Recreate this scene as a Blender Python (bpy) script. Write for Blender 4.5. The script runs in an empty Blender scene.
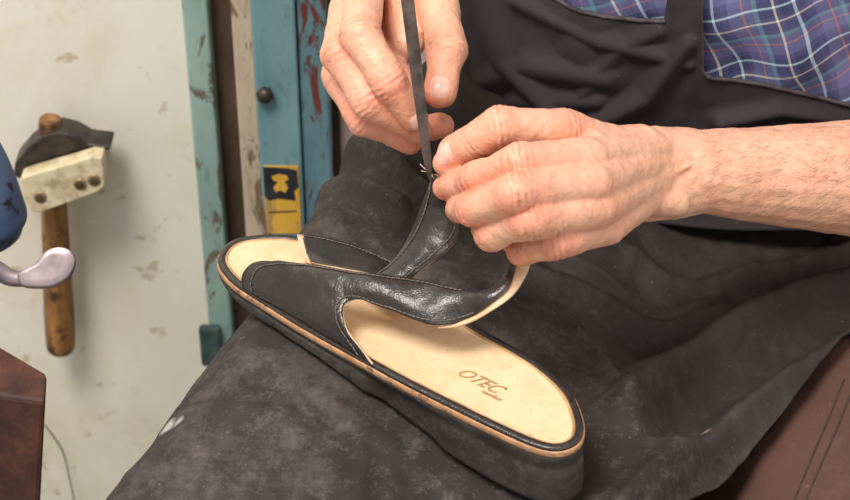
import bpy, bmesh, math
import numpy as np
from mathutils import Vector, Matrix, noise
from mathutils.bvhtree import BVHTree

scene = bpy.context.scene
scene.view_settings.view_transform = 'Standard'
# ------------------------------------------------------------------ camera
F = 1840.0
PITCH = math.radians(35)
dv = np.array([0, math.cos(PITCH), -math.sin(PITCH)])
rv = np.array([1.0, 0, 0])
uv_ = np.array([0, math.sin(PITCH), math.cos(PITCH)])
C = -1.08 * dv
cam_d = bpy.data.cameras.new("camera")
cam_d.sensor_width = 36
cam_d.lens = 36 * F / 850
cam_d.clip_start = 0.01
cam = bpy.data.objects.new("camera", cam_d)
cam.location = C
cam.rotation_euler = (math.radians(90) - PITCH, 0, 0)
scene.collection.objects.link(cam)
scene.camera = cam
cam_d.dof.use_dof = True
cam_d.dof.focus_distance = 1.02
cam_d.dof.aperture_fstop = 18

def ray(u, v): return dv + rv * (u - 425) / F + uv_ * (250 - v) / F
def P(u, v, t): return C + t * ray(u, v)
def PZ(u, v, z):
    r = ray(u, v); return C + r * ((z - C[2]) / r[2])
def PY(u, v, y):
    r = ray(u, v); return C + r * ((y - C[1]) / r[1])
def proj(p):
    q = np.asarray(p) - C
    t = q @ dv
    return 425 + F * (q @ rv) / t, 250 - F * (q @ uv_) / t

# ------------------------------------------------------------------ helpers
def s2l(c):
    return tuple(((x / 255) / 12.92 if x / 255 <= .04045 else ((x / 255 + .055) / 1.055) ** 2.4) for x in c)
def rgba(c): return (*s2l(c), 1)

def link(o, parent=None):
    scene.collection.objects.link(o)
    if parent is not None: o.parent = parent
    return o

def mk(name, verts, faces, mat=None, parent=None, smooth=True):
    me = bpy.data.meshes.new(name)
    me.from_pydata([tuple(map(float, v)) for v in verts], [], faces)
    me.update()
    if smooth:
        me.polygons.foreach_set("use_smooth", [True] * len(me.polygons))
    o = bpy.data.objects.new(name, me)
    if mat: me.materials.append(mat)
    return link(o, parent)

def bevel(o, w, seg=2):
    m = o.modifiers.new("bevel", 'BEVEL'); m.width = w; m.segments = seg; m.limit_method = 'ANGLE'
    return m
def solid(o, t, off=0):
    m = o.modifiers.new("solid", 'SOLIDIFY'); m.thickness = t; m.offset = off
    return m

def box(name, lo, hi, mat, parent=None, bev=0.0):
    x0, y0, z0 = lo; x1, y1, z1 = hi
    v = [(x0,y0,z0),(x1,y0,z0),(x1,y1,z0),(x0,y1,z0),(x0,y0,z1),(x1,y0,z1),(x1,y1,z1),(x0,y1,z1)]
    f = [(0,3,2,1),(4,5,6,7),(0,1,5,4),(1,2,6,5),(2,3,7,6),(3,0,4,7)]
    o = mk(name, v, f, mat, parent, smooth=False)
    if bev: bevel(o, bev)
    return o

def catmull(pts, n, closed=False):
    pts = np.asarray(pts, float); m = len(pts)
    if closed:
        ts = np.linspace(0, m, n, endpoint=False)
        idx = lambda i: pts[i % m]
    else:
        ts = np.linspace(0, m - 1, n)
        ext = np.vstack([2 * pts[:1] - pts[1:2], pts, 2 * pts[-1:] - pts[-2:-1]])
        idx = lambda i: ext[np.clip(i + 1, 0, m + 1)]
    out = []
    for t in ts:
        i = int(math.floor(t)); f = t - i
        if not closed and i >= m - 1: i = m - 2; f = 1.0
        p0, p1, p2, p3 = idx(i - 1), idx(i), idx(i + 1), idx(i + 2)
        out.append(.5 * ((2 * p1) + (-p0 + p2) * f + (2 * p0 - 5 * p1 + 4 * p2 - p3) * f * f + (-p0 + 3 * p1 - 3 * p2 + p3) * f ** 3))
    return np.array(out)

def grid_faces(nr, nc, closed_c=False):
    f = []
    for i in range(nr - 1):
        for j in range(nc - (0 if closed_c else 1)):
            k = (j + 1) % nc
            f.append((i * nc + j, i * nc + k, (i + 1) * nc + k, (i + 1) * nc + j))
    return f

def bisurf(ctrl, nr, nc):
    ctrl = np.asarray(ctrl, float)
    a = np.stack([catmull(ctrl[i], nc) for i in range(ctrl.shape[0])])
    b = np.stack([catmull(a[:, j], nr) for j in range(nc)], axis=1)
    return b

def tube(name, pts, r, mat, parent=None, seg=8):
    pts = np.asarray(pts, float); n = len(pts)
    rr = np.full(n, r) if np.isscalar(r) else np.asarray(r)
    vs = []; 
    up = Vector((0.13, 0.2, 0.97)).normalized()
    for i in range(n):
        t = Vector(pts[min(i + 1, n - 1)] - pts[max(i - 1, 0)]).normalized()
        a = t.cross(up)
        if a.length < 1e-3: a = t.cross(Vector((1, 0, 0)))
        a.normalize(); b = t.cross(a)
        for k in range(seg):
            th = 2 * math.pi * k / seg
            vs.append(Vector(pts[i]) + (a * math.cos(th) + b * math.sin(th)) * rr[i])
    fs = grid_faces(n, seg, True)
    fs.append(tuple(range(seg))[::-1]); fs.append(tuple((n - 1) * seg + k for k in range(seg)))
    return mk(name, vs, fs, mat, parent)

def lathe(name, prof, origin, axis, mat, parent=None, seg=32):
    axis = Vector(axis).normalized(); a = axis.orthogonal().normalized(); b = axis.cross(a)
    vs = []
    for h, r in prof:
        for k in range(seg):
            th = 2 * math.pi * k / seg
            vs.append(Vector(origin) + axis * h + (a * math.cos(th) + b * math.sin(th)) * r)
    fs = grid_faces(len(prof), seg, True)
    fs.append(tuple(range(seg))[::-1]); fs.append(tuple((len(prof) - 1) * seg + k for k in range(seg)))
    return mk(name, vs, fs, mat, parent)

def capsule(V, Fc, p0, r0, p1, r1, seg=18, nh=5):
    p0 = Vector(p0); p1 = Vector(p1); ax = p1 - p0
    L = ax.length
    ax = ax / L if L > 1e-6 else Vector((0, 0, 1))
    a = ax.orthogonal().normalized(); b = ax.cross(a)
    rings = []
    for i in range(nh + 1):
        th = math.pi / 2 * i / nh
        rings.append((-math.cos(th) * r0, max(math.sin(th), .02) * r0))
    for i in range(nh + 1):
        th = math.pi / 2 * (1 - i / nh)
        rings.append((L + math.cos(th) * r1, max(math.sin(th), .02) * r1))
    base = len(V)
    for h, r in rings:
        for k in range(seg):
            t = 2 * math.pi * k / seg
            V.append(tuple(p0 + ax * h + (a * math.cos(t) + b * math.sin(t)) * r))
    n = len(rings)
    for i in range(n - 1):
        for k in range(seg):
            kk = (k + 1) % seg
            Fc.append((base + i * seg + k, base + i * seg + kk, base + (i + 1) * seg + kk, base + (i + 1) * seg + k))
    Fc.append(tuple(base + k for k in range(seg))[::-1])
    Fc.append(tuple(base + (n - 1) * seg + k for k in range(seg)))

def remeshed(V, Fc, vox, it=4, fac=.5):
    me = bpy.data.meshes.new("tmp"); me.from_pydata(V, [], Fc); me.update()
    o = bpy.data.objects.new("tmp", me); scene.collection.objects.link(o)
    m = o.modifiers.new("r", 'REMESH'); m.mode = 'VOXEL'; m.voxel_size = vox
    s = o.modifiers.new("s", 'SMOOTH'); s.factor = fac; s.iterations = it
    dg = bpy.context.evaluated_depsgraph_get()
    ev = o.evaluated_get(dg)
    m2 = bpy.data.meshes.new_from_object(ev, depsgraph=dg)
    n = len(m2.vertices)
    co = np.empty(n * 3); m2.vertices.foreach_get("co", co)
    fs = [tuple(p.vertices) for p in m2.polygons]
    bpy.data.objects.remove(o); 
    return co.reshape(-1, 3), fs, m2

def vnoise(p, s, seed=0.0):
    return np.array([noise.noise(Vector((a[0] * s + seed, a[1] * s, a[2] * s))) for a in p])

# ------------------------------------------------------------------ materials
class NT:
    def __init__(s, name):
        s.m = bpy.data.materials.new(name); s.m.use_nodes = True
        s.t = s.m.node_tree; s.b = s.t.nodes["Principled BSDF"]
        s.tc = s.t.nodes.new("ShaderNodeTexCoord")
    def n(s, ty, **kw):
        x = s.t.nodes.new(ty)
        for k, v in kw.items():
            if k in x.inputs: x.inputs[k].default_value = v
            else: setattr(x, k, v)
        return x
    def l(s, a, b): s.t.links.new(a, b)
    def noise(s, scale, detail=4, rough=.6, vec=None, dist=0):
        x = s.n("ShaderNodeTexNoise"); x.inputs["Scale"].default_value = scale
        x.inputs["Detail"].default_value = detail; x.inputs["Roughness"].default_value = rough
        x.inputs["Distortion"].default_value = dist
        s.l(vec if vec else s.tc.outputs["Object"], x.inputs["Vector"]); return x.outputs["Fac"]
    def ramp(s, fac, stops, interp='LINEAR'):
        r = s.n("ShaderNodeValToRGB"); r.color_ramp.interpolation = interp
        el = r.color_ramp.elements
        while len(el) < len(stops): el.new(.5)
        for e, (p, c) in zip(el, stops):
            e.position = p; e.color = c if len(c) == 4 else (*c, 1)
        s.l(fac, r.inputs["Fac"]); return r.outputs["Color"]
    def mix(s, fac, a, b, mode='MIX'):
        m = s.n("ShaderNodeMix"); m.data_type = 'RGBA'; m.blend_type = mode
        for sock, v in ((m.inputs[0], fac), (m.inputs[6], a), (m.inputs[7], b)):
            if hasattr(v, "links"): s.l(v, sock)
            else: sock.default_value = v
        return m.outputs[2]
    def mul(s, a, b):
        m = s.n("ShaderNodeMath"); m.operation = 'MULTIPLY'; s.l(a, m.inputs[0])
        if hasattr(b, "links"): s.l(b, m.inputs[1])
        else: m.inputs[1].default_value = b
        return m.outputs[0]
    def bump(s, h, strength=.3, dist=.001):
        b = s.n("ShaderNodeBump"); b.inputs["Strength"].default_value = strength; b.inputs["Distance"].default_value = dist
        s.l(h, b.inputs["Height"])
        prev = s.b.inputs["Normal"].links
        if prev: s.l(prev[0].from_socket, b.inputs["Normal"])
        s.l(b.outputs[0], s.b.inputs["Normal"])
    def col(s, c):
        if hasattr(c, "links"): s.l(c, s.b.inputs["Base Color"])
        else: s.b.inputs["Base Color"].default_value = c
    def set(s, rough=.5, spec=.5, metal=0):
        s.b.inputs["Roughness"].default_value = rough
        s.b.inputs["Specular IOR Level"].default_value = spec
        s.b.inputs["Metallic"].default_value = metal
BLK = (0, 0, 0, 1); WHT = (1, 1, 1, 1)

def simple(name, c1, c2, scale=30, rough=.6, spec=.4, metal=0, bump=.2, bscale=200, bd=.0006):
    k = NT(name); k.col(k.ramp(k.noise(scale), [(.35, rgba(c1)), (.65, rgba(c2))])); k.set(rough, spec, metal)
    if bump: k.bump(k.noise(bscale, 3), bump, bd)
    return k.m

# wall
k = NT("painted_wall")
base = k.ramp(k.noise(2.2, 5), [(.35, rgba((238, 230, 216))), (.65, rgba((248, 243, 234)))])
c = k.mix(k.ramp(k.noise(4, 6, .7, dist=.6), [(.48, BLK), (.68, (.7, .7, .7, 1))]), base, rgba((226, 218, 184)))
c = k.mix(k.ramp(k.noise(45, 3, .5), [(.65, BLK), (.72, (.6, .6, .6, 1))]), c, rgba((180, 158, 120)))
c = k.mix(k.ramp(k.noise(12, 7, .75, dist=.4), [(.58, BLK), (.71, (.5, .5, .5, 1))]), c, rgba((212, 200, 174)))
k.col(c); k.set(.45, .4); k.bump(k.noise(30, 5), .2, .002); M_wall = k.m
M_pink = simple("pinkish_plaster", (238, 214, 208), (248, 228, 222), 8, .8)
M_floor = simple("concrete_floor", (110, 105, 98), (150, 145, 135), 6, .9)
def paint(name, c1, c2, chip, amt):
    k = NT(name)
    mp = k.n("ShaderNodeMapping"); mp.inputs["Scale"].default_value = (1, 1, .35); k.l(k.tc.outputs["Object"], mp.inputs[0])
    b = k.ramp(k.noise(18, 5, .6, mp.outputs[0]), [(.3, rgba(c1)), (.7, rgba(c2))])
    f = k.ramp(k.noise(34, 6, .75, mp.outputs[0], .8), [(amt, BLK), (amt + .03, WHT)])
    f2 = k.ramp(k.noise(120, 6, .8, mp.outputs[0], .4), [(.54, BLK), (.68, (.55, .55, .55, 1))])
    c = k.mix(f2, b, rgba(tuple(int(x * .72) for x in c1)))
    k.col(k.mix(f, c, rgba(chip))); k.set(.6, .35); k.bump(f, .5, -.001); k.bump(k.noise(90, 4), .25, .001)
    return k.m
M_teal = paint("teal_paint", (130, 158, 152), (160, 184, 176), (112, 104, 88), .57)
M_teal2 = paint("blue_teal_paint", (106, 146, 154), (138, 174, 180), (122, 102, 88), .57)
M_teal3 = paint("peeling_teal_paint", (84, 126, 140), (120, 158, 166), (122, 64, 58), .53)
M_darkwood = paint("dark_weathered_wood", (66, 52, 44), (106, 86, 70), (46, 36, 30), .56)
M_beige = paint("beige_paint", (184, 164, 138), (214, 197, 174), (130, 106, 82), .57)
M_yellow = paint("yellow_sticker", (222, 168, 56), (236, 188, 80), (182, 152, 100), .56)
M_navy = simple("sticker_ink", (34, 34, 42), (54, 54, 62), 60)
M_latch = simple("dark_green_iron", (48, 66, 64), (74, 96, 92), 50, .6)
M_iron = simple("dark_iron", (44, 39, 36), (80, 70, 62), 60, .45, .6, .4)
k = NT("grimy_cream_plastic")
c = k.ramp(k.noise(40), [(.35, rgba((218, 200, 160))), (.65, rgba((236, 222, 190)))])
c = k.mix(k.ramp(k.noise(45, 7, .78), [(.46, BLK), (.62, (.8, .8, .8, 1))]), c, rgba((166, 142, 100)))
k.col(c); k.set(.45, .5); M_cream = k.m
M_hole = simple("hole_dark", (70, 55, 40), (95, 78, 58), 40, .9)
M_ring = simple("brass_ring", (150, 126, 88), (186, 164, 124), 90, .4, .5, .6)
k = NT("worn_wood")
mp = k.n("ShaderNodeMapping"); mp.inputs["Scale"].default_value = (1, 1, .12); k.l(k.tc.outputs["Object"], mp.inputs[0])
c = k.ramp(k.noise(90, 5, .6, mp.outputs[0]), [(.3, rgba((98, 62, 34))), (.7, rgba((180, 128, 74)))])
c = k.mix(k.ramp(k.noise(30, 5, .7), [(.50, BLK), (.62, WHT)]), c, rgba((66, 44, 30)))
k.col(c); k.set(.5, .4); M_wood = k.m
k = NT("chipped_blue_enamel")
f = k.ramp(k.noise(70, 6, .7), [(.58, BLK), (.61, WHT)])
k.col(k.mix(f, k.ramp(k.noise(12), [(.3, rgba((66, 86, 118))), (.7, rgba((100, 120, 152)))]), rgba((50, 48, 52))))
k.set(.45, .5); k.bump(f, .4, -.001); M_blue = k.m
M_chrome = simple("worn_nickel", (150, 134, 138), (186, 170, 174), 60, .42, .5, .75, .1)
k = NT("rusty_brown_metal")
k.col(k.ramp(k.noise(25, 7, .75), [(.3, rgba((50, 34, 30))), (.5, rgba((84, 52, 44))), (.7, rgba((124, 74, 56)))]))
k.set(.6, .35, .0); k.bump(k.noise(140, 4), .4, .001); M_rust = k.m

# apron cloth; grey scuffs gather where the work rests (the thigh side), the rest stays cleaner
def cloth(name, d, l, dust, dustamt, wov=900, bumpd=.003, local=False, weave=0):
    k = NT(name)
    b = k.ramp(k.noise(6, 6, .6), [(.3, rgba(d)), (.7, rgba(l))])
    g = k.ramp(k.noise(11, 12, .82), [(dustamt, BLK), (dustamt + .18, (.7, .7, .7, 1))])
    g2 = k.ramp(k.noise(80, 9, .82), [(dustamt + .03, BLK), (dustamt + .16, (.5, .5, .5, 1))])
    if local:
        sx = k.n("ShaderNodeSeparateXYZ"); k.l(k.tc.outputs["Object"], sx.inputs[0])
        ad = k.n("ShaderNodeMath"); ad.operation = 'ADD'; k.l(sx.outputs[0], ad.inputs[0]); 
        m5 = k.mul(sx.outputs[1], .8); k.l(m5, ad.inputs[1])
        lm = k.ramp(ad.outputs[0], [(0, WHT), (.12, (.25, .25, .25, 1))])
        g = k.mul(g, lm); g2 = k.mul(g2, lm)
    c = k.mix(g, b, rgba(dust)); c = k.mix(g2, c, rgba(dust))
    sp = k.ramp(k.noise(260, 4, .7), [(.66, BLK), (.72, (.45, .45, .45, 1))])
    c = k.mix(sp, c, rgba(tuple(min(255, x + 34) for x in dust)))
    if weave:
        wv = k.n("ShaderNodeTexWave"); wv.inputs["Scale"].default_value = weave; wv.inputs["Distortion"].default_value = 1.0
        wv.bands_direction = 'DIAGONAL'; k.l(k.tc.outputs["Object"], wv.inputs["Vector"])
        c = k.mix(k.mul(wv.outputs["Fac"], .35), c, rgba(tuple(int(x * .6) for x in d)))
        k.bump(wv.outputs["Fac"], .4, .0006)
    k.col(c); k.set(.75, .25)
    k.bump(k.noise(30, 8, .68), .5, bumpd); k.bump(k.noise(wov, 2), .35, .0005)
    return k
k = cloth("dusty_black_apron", (44, 38, 36), (60, 53, 50), (106, 97, 92), .49, local=True)
def spot(k, prev, p, r, col):
    geo = k.n("ShaderNodeVectorMath"); geo.operation = 'DISTANCE'
    k.l(k.tc.outputs["Object"], geo.inputs[0]); geo.inputs[1].default_value = tuple(p)
    ad = k.n("ShaderNodeMath"); ad.operation = 'MULTIPLY_ADD'
    k.l(k.noise(160, 4, .7), ad.inputs[0]); ad.inputs[1].default_value = r * 1.6; k.l(geo.outputs["Value"], ad.inputs[2])
    f = k.ramp(ad.outputs[0], [(0, (.8, .8, .8, 1)), (r * 1.55, (.7, .7, .7, 1)), (r * 1.8, BLK)])
    return k.mix(f, prev, rgba(col))
pc0 = k.b.inputs["Base Color"].links[0].from_socket
APK = k
M_apron = k.m
M_bib = cloth("black_apron_cotton", (46, 39, 42), (60, 52, 55), (84, 75, 78), .60, bumpd=.0018).m
M_hem = simple("apron_hem", (58, 50, 53), (86, 77, 80), 90, .85)
M_trouser = cloth("brown_trouser_cloth", (86, 60, 52), (106, 76, 66), (128, 104, 94), .56, weave=420, bumpd=.002).m
M_seam = simple("brown_seam", (56, 39, 34), (82, 60, 52), 200)

# plaid shirt
k = NT("plaid_shirt")
sep = k.n("ShaderNodeSeparateXYZ"); uvn = k.n("ShaderNodeUVMap"); k.l(uvn.outputs[0], sep.inputs[0])
def band(sock, period, stops):
    m = k.n("ShaderNodeMath"); m.operation = 'DIVIDE'; k.l(sock, m.inputs[0]); m.inputs[1].default_value = period
    f = k.n("ShaderNodeMath"); f.operation = 'FRACT'; k.l(m.outputs[0], f.inputs[0])
    return k.ramp(f.outputs[0], stops, 'CONSTANT')
A = rgba((78, 78, 120)); B = rgba((112, 112, 156)); Cc = rgba((52, 56, 94)); Ly = rgba((236, 226, 200)); Lb = rgba((200, 230, 240)); Lr = rgba((196, 128, 110)); Lg = rgba((104, 160, 172))
st = [(0, A), (.06, Ly), (.09, A), (.16, Cc), (.30, Lb), (.335, Cc), (.42, A), (.50, B), (.66, Lr), (.685, B), (.80, Lg), (.86, A)]
c = k.mix(.5, band(sep.outputs[0], .046, st), band(sep.outputs[1], .043, st))
c = k.mix(k.ramp(k.noise(60, 4), [(.3, BLK), (.8, (.25, .25, .25, 1))]), c, rgba((130, 128, 162)))
k.col(c); k.set(.85, .2); k.bump(k.noise(900, 2), .3, .0004); M_plaid = k.m

# skin
k = NT("skin")
at = k.n("ShaderNodeAttribute"); at.attribute_name = "tint"
b = k.ramp(at.outputs["Fac"], [(0, rgba((228, 178, 146))), (.3, rgba((234, 180, 150))), (.65, rgba((232, 156, 128))), (1, rgba((214, 124, 102)))])
c = k.mix(k.ramp(k.noise(50, 6, .65), [(.4, BLK), (.7, (.5, .5, .5, 1))]), b, rgba((216, 142, 112)))
c = k.mix(k.ramp(k.noise(240, 3, .6), [(.55, BLK), (.75, (.35, .35, .35, 1))]), c, rgba((184, 116, 90)))
at2 = k.n("ShaderNodeAttribute"); at2.attribute_name = "crease"
c = k.mix(at2.outputs["Fac"], c, rgba((132, 70, 54)))
k.col(c); k.set(.42, .42)
k.b.inputs["Subsurface Weight"].default_value = .08
k.b.inputs["Subsurface Radius"].default_value = (.004, .002, .001)
k.b.inputs["Subsurface Scale"].default_value = .5
vo = k.n("ShaderNodeTexVoronoi"); vo.inputs["Scale"].default_value = 650; k.l(k.tc.outputs["Object"], vo.inputs["Vector"])
k.bump(vo.outputs["Distance"], .32, .0004); k.bump(k.noise(120, 6, .75), .45, .0011)
M_skin = k.m
k = NT("fingernail"); k.col(k.ramp(k.noise(200), [(.3, rgba((230, 172, 154))), (.7, rgba((244, 200, 182)))])); k.set(.28, .6); M_nail = k.m
M_hair = simple("arm_hair", (104, 70, 50), (130, 92, 68), 100)

# leather etc
k = NT("black_leather")
c = k.ramp(k.noise(20, 6, .7), [(.3, rgba((34, 29, 27))), (.7, rgba((54, 47, 43)))])
c = k.mix(k.ramp(k.noise(60, 8, .78), [(.55, BLK), (.74, (.45, .45, .45, 1))]), c, rgba((100, 90, 82)))
k.col(c)
k.set(.36, .6)
rr_ = k.ramp(k.noise(35, 6, .7), [(.35, (.22, .22, .22, 1)), (.7, (.42, .42, .42, 1))]); k.l(rr_, k.b.inputs["Roughness"])
vo = k.n("ShaderNodeTexVoronoi"); vo.inputs["Scale"].default_value = 900; k.l(k.tc.outputs["Object"], vo.inputs["Vector"])
k.bump(vo.outputs["Distance"], .25, .0004); k.bump(k.noise(48, 7, .66), .42, .0024); M_leather = k.m
M_lining = simple("tan_lining", (208, 172, 136), (228, 196, 162), 50, .7)
k = NT("beige_insole")
c = k.ramp(k.noise(12, 5), [(.3, rgba((222, 192, 152))), (.7, rgba((238, 212, 174)))])
c = k.mix(k.ramp(k.noise(26, 8, .78, dist=.3), [(.44, BLK), (.68, (.85, .85, .85, 1))]), c, rgba((208, 172, 130)))
c = k.mix(k.ramp(k.noise(200, 4, .7), [(.62, BLK), (.70, (.5, .5, .5, 1))]), c, rgba((172, 132, 92)))
k.col(c); k.set(.5, .4); k.bump(k.noise(400, 3), .2, .0003); M_insole = k.m
M_edge = simple("insole_edge", (160, 122, 84), (200, 160, 116), 60, .6)
k = NT("tan_welt")
c = k.ramp(k.noise(60, 6, .7), [(.3, rgba((148, 106, 76))), (.6, rgba((196, 150, 112)))])
c = k.mix(k.ramp(k.noise(90, 6, .8), [(.54, BLK), (.62, WHT)]), c, rgba((100, 72, 56)))
k.col(c); k.set(.6, .3); k.bump(k.noise(200, 5, .7), .6, .0012); M_welt = k.m
k = NT("black_rubber")
c = k.ramp(k.noise(20, 7, .72), [(.35, rgba((46, 42, 39))), (.7, rgba((72, 66, 62)))])
c = k.mix(k.ramp(k.noise(120, 9, .8), [(.50, BLK), (.70, (.5, .5, .5, 1))]), c, rgba((112, 104, 97)))
k.col(c); k.set(.55, .4); k.bump(k.noise(160, 6, .72), .35, .0008); M_rubber = k.m
M_thread = simple("dark_thread", (84, 77, 72), (116, 106, 98), 200)
M_stamp = simple("stamp_brown", (136, 100, 66), (196, 156, 114), 420, .7)
M_steel = simple("dark_steel", (78, 66, 62), (120, 106, 100), 90, .34, .5, .7)

# ------------------------------------------------------------------ room
def struct(o): o["kind"] = "structure"; return o
WY = .5; FZ = -.67
struct(box("wall_back", (-1.6, WY, FZ), (-.074, WY + .08, 1.6), M_wall))
struct(box("wall_side", (-.074, WY - .0, FZ), (1.6, WY + .08, 1.6), M_pink))
struct(box("floor", (-1.6, -1.6, FZ - .05), (1.6, WY + .1, FZ), M_floor))
struct(box("trim_1", (-.199, .462, FZ), (-.178, WY, 1.6), M_teal, bev=.002))
struct(box("trim_2", (-.178, .484, FZ), (-.160, WY, 1.6), M_darkwood, bev=.001))
struct(box("trim_3", (-.160, .468, FZ), (-.142, WY, 1.6), M_beige, bev=.002))
struct(box("trim_4", (-.142, .455, FZ), (-.106, WY, 1.6), M_teal2, bev=.002))
struct(box("trim_5", (-.105, .46, FZ), (-.081, WY, 1.6), M_teal3, bev=.002))
struct(box("trim_6", (-.081, .49, FZ), (-.074, WY, 1.6), M_darkwood, bev=.001))
p = PY(208, 335, .47)
o = box("door_hinge", (p[0] - .006, .452, p[2] - .024), (p[0] + .014, .462, p[2] + .020), M_latch, bev=.003)
o["label"] = "small dark green iron hinge on the door post"; o["category"] = "hinge"
p = PY(265, 94, .452)
o = lathe("bolt", [(0, .006), (.006, .008), (.009, .006), (.011, .002)], (p[0], .455, p[2]), (0, -1, 0), M_iron, seg=6)
o["label"] = "dark rusty bolt head on painted wooden post"; o["category"] = "bolt"
a = PY(266, 166, .4545); b = PY(301, 233, .4545)
x0 = -.1395; x1 = -.109
st_o = box("sticker", (x0, .4535, b[2]), (x1, .455, a[2]), M_yellow)
st_o["label"] = "worn yellow and black sticker on teal post"; st_o["category"] = "sticker"
zt = a[2]; zb_ = b[2]; h = zt - zb_
def flat(name, pts, y, mat):
    return mk(name, [(x0 + px_, y, zt - pz_ * h) for px_, pz_ in pts], [tuple(range(len(pts)))[::-1]], mat, st_o, False)
flat("sticker_panel", [(0, 0), (.020, .02), (.029, .05), (.030, .30), (.026, .36), (.027, .50), (.012, .47), (.003, .50), (0, .42)], .4532, M_navy)
flat("sticker_symbol", [(.007, .14), (.013, .10), (.020, .12), (.022, .18), (.018, .21), (.021, .30), (.018, .38), (.014, .34), (.010, .37), (.008, .30), (.012, .22), (.008, .19)], .4528, M_yellow)
flat("sticker_line", [(.003, .66), (.027, .645), (.027, .665), (.003, .68)], .4530, M_navy)

# ------------------------------------------------------------------ hammer
def extrude_px(name, pix, yf, yb, mat, parent, bev=.002):
    n = len(pix)
    fr = [PY(u, v, yf) for u, v in pix]
    vs = fr + [np.array([q[0], yb, q[2]]) for q in fr]
    fs = [tuple(range(n)), tuple(range(2 * n - 1, n - 1, -1))]
    fs += [(i, i + n, (i + 1) % n + n, (i + 1) % n) for i in range(n)]
    o = mk(name, vs, fs, mat, parent, False)
    bm = bmesh.new(); bm.from_mesh(o.data); bmesh.ops.recalc_face_normals(bm, faces=bm.faces); bm.to_mesh(o.data); bm.free()
    bevel(o, bev, 3); return o
ham = bpy.data.objects.new("hammer", None); link(ham); ham.location = PY(52, 240, .465)
bpy.context.view_layer.update()
def par_keep(o, p):
    o.parent = p; o.matrix_parent_inverse = p.matrix_world.inverted()
top = PY(50, 118, .470); bot = PY(61, 353, .470)
ax = bot - top; L = np.linalg.norm(ax)
prof = [(0, .006), (.002, .0095), (.02, .0105), (L * .3, .0110), (L * .55, .0125), (L * .8, .0138), (L * .95, .0135), (L * .985, .011), (L, .005)]
prof = catmull(prof, 40)
h_ = lathe("handle", prof, top, ax, M_wood, None, 20); par_keep(h_, ham)
hd = extrude_px("head", [(13, 176), (15, 163), (27, 149), (42, 137), (58, 132), (74, 136), (88, 144), (111, 147), (110, 150), (92, 154), (76, 156), (60, 160), (44, 166), (32, 172), (21, 180)], .456, .482, M_iron, None, .003)
par_keep(hd, ham)
ham["label"] = "cobbler's hammer with worn wooden handle hanging on the wall"; ham["category"] = "hammer"
br = extrude_px("mounting_bracket", [(20, 179), (28, 176), (66, 165), (92, 157), (102, 158), (105, 186), (99, 192), (40, 213), (31, 212), (23, 197)], .436, .4535, M_cream, None, .0015)
br["label"] = "cream plastic wall bracket holding the hammer"; br["category"] = "bracket"
o = extrude_px("bracket_base", [(78, 168), (98, 160), (100, 186), (78, 193)], .4535, WY, M_cream, None, .002); par_keep(o, br)
for (u, v) in ((80, 184), (94, 180), (40, 197)):
    p = PY(u, v, .436)
    o = lathe("screw_hole", [(0, .0058), (.0012, .0056), (.0014, .0040)], (p[0], .4362, p[2]), (0, -1, 0), M_ring, None, 18); par_keep(o, br)
    o = lathe("screw_hole", [(0, .0040), (.0018, .0038), (.0019, .002)], (p[0], .4362, p[2]), (0, -1, 0), M_hole, None, 14); par_keep(o, br)
tw = tube("dry_twig", catmull([PY(45, 425, .493), PY(62, 450, .49), PY(70, 480, .488), PY(78, 520, .49)], 20), .0007, M_iron)
tw["label"] = "thin dry twig against the wall"; tw["category"] = "twig"

# ------------------------------------------------------------------ machine
mac = bpy.data.objects.new("shoe_repair_machine", None); link(mac); mac.location = (-.38, .0, FZ)
bpy.context.view_layer.update()
mac["label"] = "blue enamelled cast machine with silver lever on brown metal stand"; mac["category"] = "machine"
cc = P(-22, 200, 1.22); kx = 1.22 / F
zc = lambda v: P(-22, v, 1.22)[2]
pp = [(zc(-60), 22), (zc(60), 20), (zc(95), 23), (zc(120), 29), (zc(150), 36), (zc(180), 41), (zc(205), 44), (zc(222), 46), (zc(232), 45), (zc(236), 41), (zc(250), 38), (zc(262), 26), (zc(268), 14)]
pp = catmull([(a_, b_ * kx) for a_, b_ in pp], 60)
o = lathe("column", [(a_ - cc[2], b_) for a_, b_ in pp], cc, (0, 0, 1), M_blue, None, 40); par_keep(o, mac)
pts = catmull([P(-60, 258, 1.19), P(-10, 268, 1.18), P(12, 278, 1.17), P(36, 279, 1.165)], 16)
o = tube("lever", pts, np.linspace(.0075, .0045, 16), M_chrome, None, 12); par_keep(o, mac)
pad = catmull([P(u, v, 1.162) for u, v in [(18, 274), (34, 266), (46, 252), (60, 248), (72, 252), (76, 263), (70, 277), (56, 286), (40, 288), (22, 286)]], 40, True)
pc_ = pad.mean(0); n_ = Vector((0, -.35, .94)).normalized()
vs = []
prof_ = [(0.0, .0018), (.6, .0019), (.92, .0020), (.98, .0014), (1.0, 0), (.98, -.0014), (.6, -.0020), (0.0, -.0020)]
for f, hh in prof_:
    for q in pad: vs.append(Vector(pc_ + (q - pc_) * max(f, .001)) + n_ * hh)
o = mk("lever_paddle", vs, grid_faces(len(prof_), 40, True), M_chrome); par_keep(o, mac)
zs = P(47, 372, 1.15)[2]
tops = [PZ(47, 373, zs), PZ(-90, 292, zs), PZ(-110, 380, zs), PZ(45, 402, zs)]
vs = [(q[0] - .09, q[1], FZ) for q in tops] + [tuple(q) for q in tops]
o = mk("stand", vs, [(0, 1, 2, 3), (7, 6, 5, 4), (0, 4, 5, 1), (1, 5, 6, 2), (2, 6, 7, 3), (3, 7, 4, 0)], M_rust, None, False)
bm = bmesh.new(); bm.from_mesh(o.data); bmesh.ops.recalc_face_normals(bm, faces=bm.faces); bm.to_mesh(o.data); bm.free()
bevel(o, .003); par_keep(o, mac)
q_ = (tops[1] + tops[2]) / 2
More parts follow.
